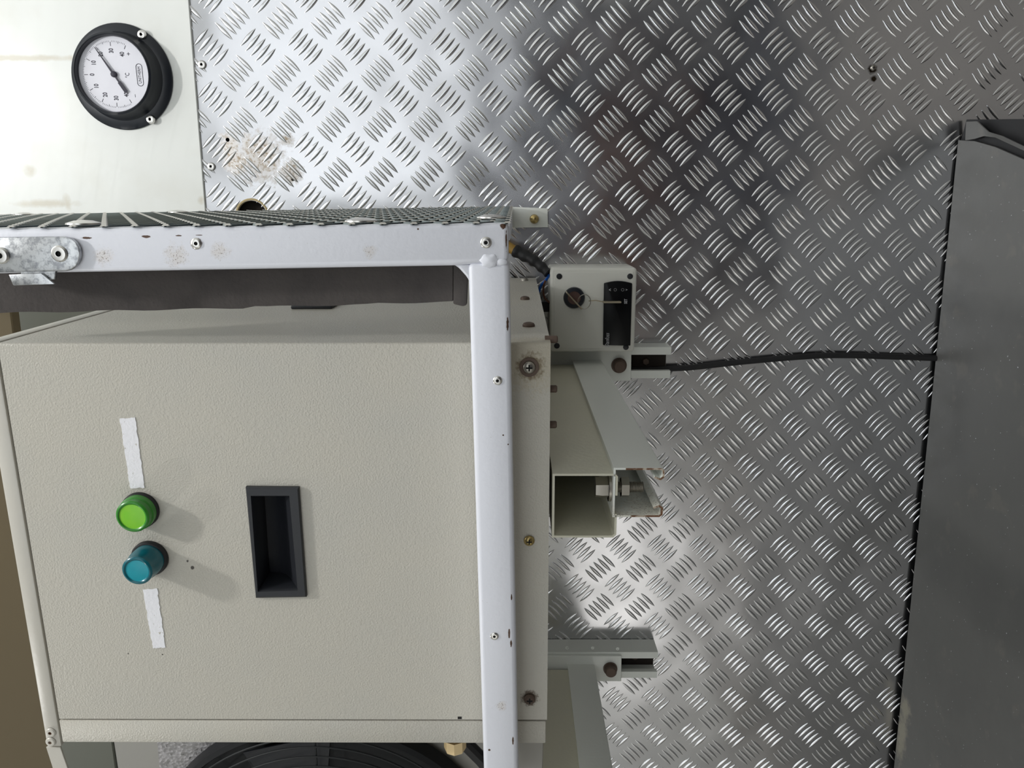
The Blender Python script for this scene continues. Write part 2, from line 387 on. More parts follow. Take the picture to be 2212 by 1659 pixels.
CM = [cluster_mesh(1), cluster_mesh(-1)]
def topx(p):
    d = Vector(p) - CAM; z = d.dot(fwd); return CX + FPX * d.dot(right) / z, CY + FPX * d.dot(down) / z
spots = []
for j in range(-6, 22):
    for i in range(-4, 22):
        for q in (0, 1):
            p = lat(i + .5 * q, j + .5 * q); P = Vector((p.x, -.0005, p.y))
            x, y = topx(P)
            if P.z > zl(P.x) + .012 or P.z < .05: continue
            if (P.xz - Vector(hs[2][0])).length < .012: pass
            vis = -20 < x < 2085 and -20 < y < 1680 and not (x < 1190 and y > 470) and not (x < 1100 and y > 450)
            if (P.x, P.z) and math.hypot(P.x - wxz(545, 466)[0], P.z - wxz(545, 466)[1]) < .026: continue
            spots.append((not vis, (P - CAM).length, P, q))
spots.sort(key=lambda t: (t[0], t[1]))
for vis, dist, P, q in spots[:300]: link('raised_bars', CM[q], sheet, P)
b = nb(); lathe(b, [(.0190, .0), (.0182, .0009), (.0168, .0009), (.0162, -.002)], WF.p(545, 466, -.0004), '-y', 30); obj('hole_rim', b, simple('tan_sealant', (188, 170, 128), .8), sheet, WF)
vs, fs = [], []
for vis, dist, P, q in spots[300:]:
    k = len(vs); me = CM[q]
    vs += [tuple(v.co + P - Vector((0, 0, ZC))) for v in me.vertices]; fs += [tuple(k + v for v in f.vertices) for f in me.polygons]
me = bpy.data.meshes.new('raised_bars'); me.from_pydata(vs, [], fs); me.materials.append(BARS)
me.polygons.foreach_set('use_smooth', [True] * len(me.polygons)); o = link('outer_raised_bars', me, sheet, (0, 0, ZC)); o['kind'] = 'stuff'

# fasteners ------------------------------------------------------------
def rivet(F, px, py, d, r, parent, name='rivet', h=.38, mats=None, label=None, local=None):
    b = nb(); c = local or F.p(px, py, d)
    lathe(b, [(r * 1.0, 0), (r, h * r * .35), (r * .82, h * r * .85), (r * .5, h * r), (r * .34, h * r * .95), (r * .3, h * r * .1), (0, h * r * .1)], c, '-y', 20, [0, 0, 0, 0, 1, 1])
    o = obj(name, b, mats or [RIVET, HOLE], parent, F)
    if label: o['label'] = label
    return o
def cross_screw(F, px, py, d, r, parent, mat=STEEL, washer=True, label=None, name='screw'):
    b = nb(); c = F.p(px, py, d)
    if washer: lathe(b, [(r * 1.5, 0), (r * 1.5, .0007), (r * .5, .0008)], c, '-y', 24, [2, 2, 2])
    lathe(b, [(r, .0006), (r, .0012), (r * .85, .0022), (r * .5, .0029), (0, .0031)], c, '-y', 24)
    for dx, dz in ((.5, .13), (.13, .5)): box(b, c.x - r * dx, c.x + r * dx, c.y - .00325, c.y - .0020, c.z - r * dz, c.z + r * dz, 0, mi=1)
    o = obj(name, b, [mat, HOLE, BROWNS], parent, F)
    if label: o['label'] = label
    return o
for x, y in ((437, 140), (457, 360)): rivet(WF, x, y, -.0005, .0045, sheet, h=.6)
cross_screw(WF, 1885, 147, -.0005, .003, sheet, STEEL, False, 'tarnished screw head with a dark dirt run below')

# ------------------------------------------------------------------ thermometer
th = thing('dial_thermometer', WF.w(WF.p(265, 168, -.004)), 'round black dial thermometer with white face riveted on the white wall panel', 'thermometer')
c = WF.p(265, 167, -.0035)
b = nb(); R1 = .0535
lathe(b, [(R1, 0), (R1, .0016), (R1 - .0015, .003), (.0445, .0045), (.0425, .0075), (.041, .018), (.0405, .0225), (.0385, .0238), (.0375, .0225), (.0372, .0165), (0, .0165)], c, '-y', 72)
obj('case', b, NAVYBLK, th, WF)
b = nb(); lathe(b, [(.0373, .0166), (.0373, .0170), (0, .0170)], c, '-y', 64, [0, 0]); obj('dial_face', b, DIAL, th, WF)
df = th.children[-1]; dy = c.y - .0171
b = nb()
st = 29.4
for k in range(-40, 41):
    an = math.radians(k / 10 * st); r0, r1, hw = (.0290, .0325, .00028) if k % 10 == 0 else ((.0308, .0330, .0002) if k % 5 == 0 else (.0316, .0330, .00013))
    if k % 10 == 0: r1 = .0318; r0 = .0278
    u = Vector((math.sin(an), 0, math.cos(an))); v = Vector((u.z, 0, -u.x))
    hexa(b, [c + Vector((0, -.01712, 0)) + u * r0 - v * hw, c + Vector((0, -.01712, 0)) + u * r1 - v * hw, c + Vector((0, -.01712, 0)) + u * r1 + v * hw, c + Vector((0, -.01712, 0)) + u * r0 + v * hw],
         [c + Vector((0, -.01698, 0)) + u * r0 - v * hw, c + Vector((0, -.01698, 0)) + u * r1 - v * hw, c + Vector((0, -.01698, 0)) + u * r1 + v * hw, c + Vector((0, -.01698, 0)) + u * r0 + v * hw])
obj('scale_marks', b, INK, df, WF)
for k in range(-4, 5):
    an = math.radians(k * st); rr = .0232 if abs(k) != 4 else .0222
    text(str(abs(k) * 10), .0064, WF, c.x + math.sin(an) * rr, c.z + math.cos(an) * rr, dy, INK, df, sx=.74, bold=.00012)
text('\u00b0C', .0062, WF, c.x - .0008, c.z - .0135, dy, INK, df, sx=.75)
text('+', .0065, WF, c.x + .0200, c.z - .0170, dy, INK, df); text('\u2013', .0055, WF, c.x - .0210, c.z - .0190, dy, INK, df)
text('UNITHERM', .0043, WF, c.x - .0005, c.z - .0262, dy, INK, df, sx=.78)
b = nb(); pill = []
for k in range(24):
    an = 2 * math.pi * k / 24; pill.append((c.x - .0005 + math.copysign(.0078, math.cos(an)) + .0031 * math.cos(an), dy, c.z - .0262 + .0031 * math.sin(an)))
tube(b, pill, .00028, 6, True); obj('logo_outline', b, INK, df, WF)
b = nb(); an = math.radians(57.5); u = Vector((math.sin(an), 0, math.cos(an))); v = Vector((u.z, 0, -u.x)); o_ = c + Vector((0, -.0192, 0)); e_ = Vector((0, .0005, 0))
q = [o_ - v * .0011, o_ + u * .031 - v * .0003, o_ + u * .031 + v * .0003, o_ + v * .0011]; hexa(b, q, [x + e_ for x in q])
q = [o_ + v * .0008, o_ - u * .009 + v * .0009, o_ - u * .009 + v * .0017, o_ - u * .021 + v * .0017, o_ - u * .021 - v * .0017, o_ - u * .009 - v * .0017, o_ - u * .009 - v * .0009, o_ - v * .0008]; hexa(b, q, [x + e_ for x in q])
lathe(b, [(.003, .0170), (.003, .0196), (.002, .0202), (0, .0202)], c, '-y', 16)
obj('needle', b, INK, th, WF)
for x, y in ((307, 75), (326, 258)): rivet(WF, x, y, -.0072, .0047, th, h=.6)
b = nb(); lathe(b, [(.0019, .0), (.0019, .0058), (0, .0060)], WF.p(342, 155, -.0035), '-y', 12); obj('mounting_hole', b, BROWNS, th, WF)

# ------------------------------------------------------------------ cream electrical cabinet
FD = -.400
cab = thing('electrical_cabinet', CF.w(CF.p(1187, 1100, FD)), 'large cream textured electrical cabinet carried on the two wall arms', 'cabinet')
TL, TR, BR, BL = CF.p(-12, 740, FD), CF.p(1187, 740, FD), CF.p(1184, 1554, FD), CF.p(127, 1556, FD)
xr = TR.x; xl = (BR.x + BL.x) / 2; zb = (TR.z + BR.z) / 2; zt = CF.p(62, 1150, FD).z - .0
def ring_px(F, pts, d): return [(F.p(x, y, d).x, F.p(x, y, d).z) for x, y in pts]
hole_o = ring_px(CF, [(541, 1064), (632, 1064), (652, 1275), (561, 1276)], FD)
DT = .030
b = nb(); holed(b, [(xr - .0015, zb), (xr - .0015, zt), (xl + .0005, zt), (xl + .0005, zb)], [hole_o], FD, FD + .0015)
# rounded bend into the side
for k in range(4):
    a0, a1 = math.pi / 2 * k / 4, math.pi / 2 * (k + 1) / 4; r = .0015
    hexa(b, [(xr - r + r * math.sin(a), FD + r - r * math.cos(a), z) for a, z in ((a0, zb), (a0, zt), (a1, zt), (a1, zb))], [(xr - r, FD + r, z) for z in (zb, zt, zt - 1e-5, zb + 1e-5)])
door = obj('front_cover', b, CREAM, cab, CF)
# side, bottom and back
b = nb(); yb = -.012
box(b, xr - .0015, xr, FD + .0015, yb, zb, zt, 0); box(b, xl, xr - .0015, FD + .003, yb, zb, zb + .0015, 0)
obj('side_shell', b, CREAM, cab, CF)
b = nb(); box(b, xl + .001, xr - .0018, FD + .03, yb, zb + .002, zt - .002, 0); obj('inner_body', b, DARKG, cab, CF)
# lower flange (left end of the real cabinet)
b = nb(); f0 = CF.p(1180, 1606, FD); box(b, f0.x, xl - .0008, FD, yb, zb + .0008, CF.p(131, 1580, FD).z, .0008, 2); obj('end_flange', b, CREAM, cab, CF)
b = nb(); p = CF.p(993, 1552, FD); box(b, p.x - .0004, p.x + .0015, FD - .0002, FD + .001, p.z - .0014, p.z + .0014, 0); obj('seam_notch', b, HOLE, cab, CF)
# top cap; white rim added behind it to paint in its lit edge
zc0 = zt + .0018
zc1 = zc0 + .0105
b = nb(); box(b, CF.p(110, 1613, FD).x, xr + .0005, FD, yb, zc0, zc1, .0012, 2)
cap = obj('top_cap', b, STRIP, cab, CF)
b = nb(); hexa(b, [(CF.p(90, 1635, FD).x, FD + .004, zc1 - .0005), (xr - .02, FD + .004, zc1 - .0005), (xr - .02, FD + .006, zc1 + .0032), (CF.p(90, 1635, FD).x, FD + .006, zc1 + .0032)],
     [(CF.p(90, 1635, FD).x, FD + .0055, zc1 - .0005), (xr - .02, FD + .0055, zc1 - .0005), (xr - .02, FD + .0095, zc1 + .0032), (CF.p(90, 1635, FD).x, FD + .0095, zc1 + .0032)])
obj('lit_edge_rim', b, TUBEW, cab, CF)
for y in (1582, 1602): rivet(CF, 110, y, FD - .0002, .0036, cab, mats=[STRIP, RUST], label='paint-covered rivet on the top cap')
b = nb(); pxprism(b, CF, [(99, 1614), (130, 1614), (153, 1680), (120, 1680)], FD + .001, .0015, .0003, 1); obj('corner_tab', b, STRIP, cab, CF)
# screws
cross_screw(CF, 1143, 793, FD, .0041, cab, STEEL, True, 'bright cross-head screw with a rusted washer')
cross_screw(CF, 1143, 1167, FD, .0036, cab, BRASS, False, 'brassy cross-head screw')
cross_screw(CF, 1144, 1509, FD, .0040, cab, BROWNS, False, 'rusted brown cross-head screw')
for x, y, r, m in ((1133, 606, .0042, STEEL), (1134, 647, .0042, BROWNS), (1142, 705, .0044, BROWNS)):
    b = nb(); p = CF.onx(x, y, xr); lathe(b, [(r, 0), (r, .0012), (r * .8, .0024), (r * .4, .003), (0, .0031)], p, 'x', 18); obj('side_screw', b, m, cab, CF)
for y in (733, 840, 917):
    b = nb(); p = CF.p(1197, y, FD + .012); lathe(b, [(.0025, -.004), (.0025, .0), (.0025, .0035), (.0018, .0042), (0, .0043)], (p.x, p.y, zb - .0008), '-z', 12); obj('underside_screw', b, BROWNS, cab, CF)
# flush pull handle
def flush_handle(outer, inner, F, d, parent, name='flush_handle'):
    b = nb(); out = ring_px(F, outer, d); inn = ring_px(F, inner, d)
    t = nb(); n = 4; y1 = d - .0032
    A = [t.verts.new((p[0], d, p[1])) for p in out]
    cxo = sum(p[0] for p in out) / 4; czo = sum(p[1] for p in out) / 4
    sh = lambda p, k: (cxo + (p[0] - cxo) * k, czo + (p[1] - czo) * (1 - (1 - k) * .5))
    B = [t.verts.new((p[0], y1 + .0010, p[1])) for p in out]; Cc = [t.verts.new((sh(p, .965)[0], y1, sh(p, .93)[1])) for p in out]
    D = [t.verts.new((p[0], y1, p[1])) for p in inn]; E = [t.verts.new((p[0], y1 + .0015, p[1])) for p in [((q[0] - cxo) * .97 + cxo, (q[1] - czo) * .97 + czo) for q in inn]]
    for U, V in ((A, B), (B, Cc), (Cc, D), (D, E)):
        for i in range(4): t.faces.new((U[i], U[(i + 1) % 4], V[(i + 1) % 4], V[i]))
    # pocket: deep on the upper (image left) side, sloping out on the lower
    a0, a1, a2, a3 = [((q[0] - cxo) * .97 + cxo, (q[1] - czo) * .97 + czo) for q in inn]      # top-left, top-right, bottom-right, bottom-left in the picture
    lerp = lambda p, q, k: (p[0] + (q[0] - p[0]) * k, p[1] + (q[1] - p[1]) * k)
    prof = [(0, .0015), (.04, .022), (.30, .022), (.52, .0185), (.70, .0125), (.86, .0055), (1, .0015)]
    rowT = [t.verts.new((lerp(a0, a1, k)[0] - .002 * (h > .002), y1 + h, lerp(a0, a1, k)[1])) for k, h in prof]
    rowB = [t.verts.new((lerp(a3, a2, k)[0] + .002 * (h > .002), y1 + h, lerp(a3, a2, k)[1])) for k, h in prof]
    for i in range(len(prof) - 1): t.faces.new((rowT[i], rowT[i + 1], rowB[i + 1], rowB[i]))
    t.faces.new(rowT); t.faces.new(rowB[::-1])
    merge(b, t); bmesh.ops.remove_doubles(b, verts=b.verts, dist=1e-5)
    return obj(name, b, BLACKP, parent, F)
flush_handle([(533, 1049), (647, 1050), (664, 1286), (555, 1288)], [(545, 1067), (628, 1067), (646, 1271), (560, 1274)], CF, FD, cab)
b = nb(); p0 = CF.onx(628, 668, xr); p1 = CF.onx(728, 661, xr); box(b, xr, xr + .003, p0.y, p0.y + .085, p1.z - .0, p0.z, .001, 2); obj('side_handle', b, BLACKP, cab, CF)
# indicator lamps
def lamp(px, py, h, r, top, side, nm):
    c0 = CF.p(px, py, FD - h); c0 = Vector((c0.x, FD, c0.z))
    b = nb(); lathe(b, [(.0122, 0), (.0122, .0022), (.0115, .0032), (.0100, .0034), (.0100, .001)], c0, '-y', 40); base = obj('indicator_lamp', b, RUBBER, cab, CF); base['label'] = nm
    b = nb(); lathe(b, [(r + .0007, .001), (r + .0007, h * .55), (r, h * .62), (r, h - .0010), (r - .0006, h - .0003), (r - .0014, h), (r - .0024, h - .0005), (r - .0026, h - .0008), (0, h - .0002)], c0, '-y', 48, [0] * 6 + [1, 1])
    obj('lens', b, [side, top], base, CF)
lamp(285, 1117, .0125, .0108, GREEN, GREEN2, 'green indicator lamp'); lamp(295, 1234, .0195, .0098, TEAL, TEAL2, 'teal blue indicator lamp')
b = nb(); cc = CF.p(983, 1603, FD + .02); rr = .0082
lathe(b, [(rr, -.004), (rr, .0045), (rr * .93, .0058), (rr * .6, .0078), (0, .0085)], cc, '-x', 8); o = obj('gland_cap', b, CAP, cab, CF, angle=20)
b = nb(); pxprism(b, CF, [(1060, 1600), (1174, 1600), (1171, 1700), (1055, 1700)], FD + .03, .004, .0005, 1); obj('lower_bracket', b, MIDG, cab, CF)
def strip(px, label):
    pts = []; P = [CF.p(x, y, FD) for x, y in px]
    for i in range(4):
        a_, b_ = P[i], P[(i + 1) % 4]; n = 26 if i % 2 else 8
        for k in range(n):
            t = k / n; q = a_.lerp(b_, t); j = .00035 if 0 < k else 0
            pts.append((q.x + random.uniform(-j, j), q.z + random.uniform(-j, j)))
    b = nb(); holed(b, pts, [], FD - .0004, FD - .00002)
    o = obj('paper_strip', b, TAPE, None, CF); tag(o, label, 'sticker residue', 'torn white strips on the cabinet front')
strip([(259, 904), (292, 901), (313, 1053), (282, 1054)], 'torn white strip stuck beside the green lamp')
strip([(309, 1273), (340, 1271), (358, 1398), (331, 1400)], 'torn white strip stuck beside the teal lamp')

# ------------------------------------------------------------------ guard frame with expanded mesh
gd = thing('guard_frame', CF.w(CF.p(1100, 480, GD)), 'white painted square-tube guard frame with metal mesh side, in front of the cabinet', 'guard frame')
GT = .024
b = nb(); pxprism(b, CF, [(-90, 496), (1098, 482), (1098, 566), (985, 574), (-90, 593)], GD, GT, .0028, 3); obj('long_tube', b, TUBEW, gd, CF)
b = nb(); pxprism(b, CF, [(1011, 567.5), (1100, 567.5), (1122, 1800), (1049, 1800)], GD, GT, .0032, 3); obj('cross_tube', b, TUBEW, gd, CF)
b = nb(); pxprism(b, CF, [(978, 571), (1016, 571), (1016, 612), (1008, 598), (990, 578)], GD + .002, GT - .004, .0012, 2)
obj('corner_gusset', b, TUBEW, gd, CF)
b = nb(); t = nb(); bmesh.ops.create_icosphere(t, subdivisions=3, radius=1); cp = CF.p(1057, 563, GD + .0008)
for v in t.verts:
    k = 1 + .18 * math.sin(v.co.x * 5 + 1) * math.cos(v.co.z * 6) + random.uniform(-.04, .04); v.co = cp + Vector((v.co.x * .0042 * k, v.co.y * .0022, v.co.z * .0052 * k))
merge(b, t)
t = nb(); bmesh.ops.create_icosphere(t, subdivisions=2, radius=1); cp = CF.p(1082, 566, GD + .0008)
for v in t.verts: v.co = cp + Vector((v.co.x * .0022, v.co.y * .0014, v.co.z * .004))
merge(b, t); obj('weld_bead', b, TUBEW, gd, CF, angle=50)
# depth tube at the corner, back to the wall bracket
b = nb(); p0 = CF.p(1076, 486, GD + GT); p1 = CF.p(1103, 520, GD + GT)
hexa(b, [(p0.x, GD + GT - .001, p0.z), (p0.x, GD + GT - .001, p1.z), (p1.x, GD + GT - .001, p1.z), (p1.x, GD + GT - .001, p0.z)],
     [(p.x, p.y, p.z) for p in (CF.p(1094, 448, -.006), CF.p(1106, 448, -.006), CF.p(1107, 492, -.006), CF.p(1095, 492, -.006))], .0015, 2)
obj('depth_tube', b, TUBEW, gd, CF)
b = nb(); pxprism(b, CF, [(1104, 447), (1183, 450), (1184, 491), (1106, 492)], -.008, .003, .0006, 2); brk = obj('wall_bracket', b, STRUT, gd, CF)
b = nb(); lathe(b, [(.0052, 0), (.0052, .002), (.0045, .0055), (.003, .0068), (0, .0072)], CF.p(1154, 473, -.008), '-y', 18); obj('bolt', b, BRASS, brk, CF)
for x, y, r in ((424, 526, .0031), (1050, 524, .0032), (1075, 822, .0027), (1068, 1374, .0027)): rivet(CF, x, y, GD, r, gd, h=.3)
# hasp plate
b = nb(); P = [(-60, 513), (132, 511)]
for k in range(9):
    an = -math.pi / 2 + math.pi * k / 8; P.append((140 + 33 * math.cos(an), 549 + 37 * math.sin(an)))
P += [(30, 588), (-60, 590)]
pxprism(b, CF, P, GD - .0032, .0032, .0008, 2); hp = obj('hasp_plate', b, ZINC, gd, CF)
b = nb(); pxprism(b, CF, [(18, 593), (88, 590), (118, 614), (28, 617)], GD - .0045, .0015, .0005, 2)
pxprism(b, CF, [(44, 580), (122, 578), (118, 604), (106, 604), (88, 592), (44, 594)], GD - .0025, .0018, .0004, 1)
obj('hasp_tab', b, ZINC, gd, CF)
for x, y in ((3, 552), (129, 548)): rivet(CF, x, y, GD - .0032, .0047, gd, h=.35, name='hasp_rivet')
# foam liner
b = nb(); low = []
for k in range(41):
    t = k / 40; x = -90 + t * 1068; y = 678 - 22 * t + 1.5 * math.sin(k * .9) + (-4 if x > 525 else 0) + (2 if 560 < x < 800 else 0); low.append((x, y))
P = [(-90, 560), (978, 560)] + low[::-1]
Q = [CF.p(x, y, -.404) for x, y in P]; holed(b, [(q.x, q.z) for q in Q], [], -.404, -.3985)
obj('foam_liner', b, FOAM, gd, CF)
b = nb(); pxprism(b, CF, [(979, 562), (1012, 562), (1008, 659), (1000, 662), (979, 657)], -.4045, .006, .0008, 2); obj('foam_end', b, FOAM, gd, CF)
# expanded metal side
A0, A1, B0, B1 = CF.p(-90, 491.5, GD), CF.p(1096, 482, GD), CF.p(-40, 465, -.01), CF.p(1105, 446.5, -.01)
LZ = .63
def surf(u, v, up=0):
    z = A1.z + (B1.z - A1.z) * v + u * LZ
    xf = A1.x + (A0.x - A1.x) * (z - A1.z) / (A0.z - A1.z); xb = B1.x + (B0.x - B1.x) * (z - B1.z) / (B0.z - B1.z)
    return Vector((xf + (xb - xf) * v + up, A1.y + (B1.y - A1.y) * v, z))
Ld = (B1 - A1).length; NI = round(LZ / .00875); NJ = round(Ld / .0166)
vs, fs = [], []
hw, hh = .0007, .00055
for i in range(NI):
    for j in range(NJ + 1):
        if (i + j) % 2: continue
        for dj in (1, -1):
            if not 0 <= j + dj <= NJ: continue
            a_ = surf(i / NI, j / NJ); c_ = surf((i + 1) / NI, (j + dj) / NJ); t = (c_ - a_).normalized(); s = t.cross(Vector((1, 0, 0))).normalized()
            k = len(vs); up = Vector((hh, 0, 0)) + s * (.0006 * dj)
            for e in (a_, c_): vs += [e - s * hw + up, e + s * hw + up, e + s * hw - up, e - s * hw - up]
            fs += [(k, k + 1, k + 5, k + 4), (k + 1, k + 2, k + 6, k + 5), (k + 2, k + 3, k + 7, k + 6), (k + 3, k, k + 4, k + 7)]
nf0 = len(fs)
for i in range(NI + 1):                      # flattened bonds where the strands meet
    for j in range(NJ + 1):
        if (i + j) % 2: continue
        q = surf(i / NI, j / NJ, hh); zz = (A0 - A1).normalized() * .0021; dd = (B1 - A1).normalized() * .0012; u = Vector((.0005, 0, 0)); k = len(vs)
        vs += [q - zz - dd - u, q + zz - dd - u, q + zz + dd - u, q - zz + dd - u, q - zz * .6 + u, q + zz * .6 + u]
        fs += [(k, k + 1, k + 5, k + 4), (k + 2, k + 3, k + 4, k + 5), (k + 1, k + 2, k + 5), (k + 3, k, k + 4)]
me = bpy.data.meshes.new('expanded_mesh'); pw = CF.w(surf(.5, .5))
me.from_pydata([tuple(CF.w(v) - pw) for v in vs], [], fs); me.materials.append(MESHM); me.materials.append(RIVET)
for p_ in me.polygons[nf0:]: p_.material_index = 1  # bonds brighter than the strands: their highlights put into the colour
o = link('expanded_mesh', me, gd, pw); o['kind'] = 'stuff'
for px_, v in ((180, .04), (780, .05), (1062, .15), (55, .85), (388, .85)):
    d_ = A1.y + (B1.y - A1.y) * v; b = nb(); q = surf((CF.p(px_, 480, d_).z - A1.z) / LZ, v, .0006); lathe(b, [(.0095, 0), (.0093, .0009), (.005, .0022), (0, .0026)], q, 'x', 24); obj('mesh_washer', b, RIVET, gd, CF)
# ------------------------------------------------------------------ arms on wall struts
def arm_set(dy_px, strut_label, arm_label, n):
    DX = 0 if n == 0 else -(LQ * 0 + XS); off = Vector((DX, 0, 0))
    g = lambda px, py, d: WF.p(px, py, d) + off
    # wall strut, lying along the wall
    top = g(1380, 750, -.030); bot = g(1380, 817, -.030); zr = g(1449, 780, -.030).z; zl_ = g(1000, 780, -.030).z
    st_ = thing('wall_strut', WF.w((top.x, -.01, zr)), strut_label, 'strut', 'slotted struts on the tread plate wall')
    x0, x1 = bot.x, top.x; lp = .0085 if n == 0 else .0085
    b = nb(); lw = (x1 - x0)
    sweep(b, [(x0 + lp, -.0235), (x0 + lp, -.0300), (x0, -.0300), (x0, -.0015), (x1, -.0015), (x1, -.0300), (x1 - lp, -.0300), (x1 - lp, -.0235)], -.0018, (0, 0, zr), (1, 0, 0), (0, 1, 0), (0, 0, 1), zl_ - zr)
    obj('channel', b, STRUT, st_, WF)
    b = nb(); box(b, x0 + .002, x1 - .002, -.0048, -.0034, zr + .0005, zl_, 0); obj('slot_shade_strip', b, simple('slot_shade_rust', (46, 38, 33), .8), st_, WF)  # added dark strip: the slot's inner shade painted in, with its rust brown
    b = nb(); p = g(1394, 780, -.004); lathe(b, [(.0042, 0), (.0042, .004), (.0036, .005), (0, .005)], (p.x, p.y, p.z), '-y', 6); obj('bolt', b, BROWNS, st_, WF)
    # base plate
    am = thing('cantilever_arm', WF.w(g(1300, 1060, FD)), arm_label, 'bracket arm', 'cantilever arms under the cabinet')
    b = nb(); q = [g(x, y, -.034) for x, y in ((1186, 757), (1364, 757), (1363, 823), (1186, 823))]
    prism(b, [(v.x, v.z) for v in q], -.034, -.0302, .0006, 1); pl = obj('base_plate', b, STRUT, am, WF)
    c = g(1337, 789, -.034); b = nb()
    lathe(b, [(.0086, 0), (.0086, .0016), (.0070, .0017), (.0068, .0085), (.0058, .0095), (0, .0097)], c, '-y', 24, None); obj('bolt', b, BROWNS, pl, WF)
    # white strut arm, open downwards
    a0, a1 = g(1330, 1015, FD), g(1428, 1113, FD); zt_, zb_ = a0.z, a1.z; xt, xb = a0.x, a1.x; lip = .0075; r = .0045
    b = nb(); sec = [(xt - lip, zb_ + r), (xt - lip, zb_), (xt, zb_), (xt, zt_), (xb, zt_), (xb, zb_), (xb + lip, zb_), (xb + lip, zb_ + r)]
    sec = [(xt - .0045, zb_ + .0050), (xt - .0058, zb_ + .0015), (xt - .0045, zb_), (xt - .0008, zb_ + .0003), (xt, zb_ + .0015), (xt, zt_), (xb, zt_), (xb, zb_ + .0015), (xb + .0008, zb_ + .0003), (xb + .0045, zb_), (xb + .0058, zb_ + .0015), (xb + .0045, zb_ + .0050)]
    sweep(b, sec, -.0013, (0, FD, 0), (1, 0, 0), (0, 0, 1), (0, 1, 0), -.034 - FD); obj('strut_arm', b, STRUT, am, WF)
    b = nb(); [sweep(b, ss, -.0012, (0, FD - .0002, 0), (1, 0, 0), (0, 0, 1), (0, 1, 0), .0005) for ss in (sec[:5] + [(xt, zb_ + .024)], [(xb, zb_ + .020)] + sec[7:])]; obj('cut_edge', b, RUST, am, WF)
    # cream channel between arm and cabinet
    c0, c1 = g(1193, 1028, FD), g(1328, 1157, FD); zt2, zb2 = c0.z - .0016, c1.z + .0004; xt2, xb2 = c0.x, c1.x
    b = nb(); sec = [(xt2 - .0135, zb2), (xt2 - .0012, zb2), (xt2, zb2 + .0012), (xt2, zt2 - .001), (xt2, zt2), (xb2, zt2), (xb2, zb2 + .0012), (xb2 + .0012, zb2), (xb2 + .0150, zb2)]
    sweep(b, sec, -.0014, (0, FD, 0), (1, 0, 0), (0, 0, 1), (0, 1, 0), .36); obj('mounting_channel', b, CREAMS, am, WF)
    # bolt through both
    p = g(1300, 1052, FD + .012); z0 = p.z; xx = p.x
    b = nb(); lathe(b, [(.0001, -.0045), (.0068, -.0045), (.0074, 0), (.0074, .004), (.0001, .004)], (xx, p.y, z0), '-z', 6)
    lathe(b, [(.0095, .004), (.0095, .0058), (.0001, .0058)], (xx, p.y, z0), '-z', 20)
    lathe(b, [(.0070, .0125), (.0070, .0175), (.0001, .0175)], (xx, p.y, z0), '-z', 6)
    prof = []; h = .005
    while h < .0275: prof += [(.0038, h), (.0032, h + .0005)]; h += .001
    lathe(b, prof + [(0, .0275)], (xx, p.y, z0), '-z', 16); obj('clamp_bolt', b, STEEL, am, WF)
    if n:
        for px, py in ((1225, 1399), (1280, 1399), (1334, 1401)): rivet(WF, px, py, -.0302, .0022, st_, h=.5, mats=[STRUT, STRUT])
XS = WF.p(1336, 788, -.034).x - WF.p(1320, 1443, -.034).x
arm_set(0, 'short white slotted wall strut under the key switch box', 'white and cream cantilever arm whose open end faces the viewer below the cabinet', 0)
arm_set(0, 'white slotted wall strut behind the shaded arm low in the photo', 'shaded cantilever arm running out of the bottom of the photo', 1)

# ------------------------------------------------------------------ key switch box
kb = thing('key_switch_box', WF.w(WF.p(1280, 670, -.005)), 'small grey control box with a key switch and black display on the tread plate', 'control box')
KD = -.065
q0, q1 = WF.p(1189, 579, KD), WF.p(1371, 761, KD)
b = nb(); box(b, q1.x, q0.x, KD + .014, -.002, q1.z, q0.z, .003, 3); obj('box_body', b, GREYP, kb, WF)
b = nb(); t = nb()
box(b, q1.x, q0.x, KD + .001, KD + .0135, q1.z, q0.z, .0035, 3); box(b, q1.x + .0035, q0.x - .0035, KD, KD + .004, q1.z + .0035, q0.z - .0035, .0018, 2)
obj('box_lid', b, GREYP, kb, WF); lid = kb.children[-1]
for x, y in ((1208, 597), (1361, 597), (1203, 747), (1352, 750)):
    b = nb(); lathe(b, [(.0030, 0), (.0030, .0004), (.0024, .0006), (0, .0006)], WF.p(x, y, KD), '-y', 18); obj('lid_screw', b, BLACKP, lid, WF)
kc = WF.p(1240, 643, KD)
b = nb(); lathe(b, [(.0112, 0), (.0112, .0016), (.0104, .0030), (.0070, .0034), (.0068, .0026), (.0066, .0026), (0, .0026)], kc, '-y', 40, [0, 0, 0, 0, 1, 1]); obj('key_switch', b, [NAVYBLK, simple('worn_bronze', (120, 98, 92), .35, .8)], kb, WF)
# display: black bezel with bowed top
pts = [(1303, 746)] + [(1305 + 61 * k / 8, 612 - 5 * math.sin(math.pi * k / 8)) for k in range(9)] + [(1362, 747)]
b = nb(); pxprism(b, WF, pts, KD - .0035, .0037, .0008, 2); dsp = obj('display', b, SCREEN, kb, WF)
def kt(s, size, px, py, **k): p = WF.p(px, py, KD - .0037); return text(s, size, WF, p.x, p.z, p.y, INKW, dsp, **k)
kt('^', .0052, 1319.5, 626, sx=1.2); kt('v', .0040, 1353, 626, sx=1.0); kt('SET', .0042, 1352, 651, sx=.8, bold=.00008)
kt('Danfoss', .0062, 1312, 735, sx=.75, shear=.3)
b = nb()
for x in (1329, 1345):
    p = WF.p(x, 626, KD - .0036); tube(b, [p + Vector((.0014 * math.cos(a * .5236), 0, .0014 * math.sin(a * .5236))) for a in range(12)], .00012, 4, True)
obj('button_rings', b, INKW, dsp, WF)
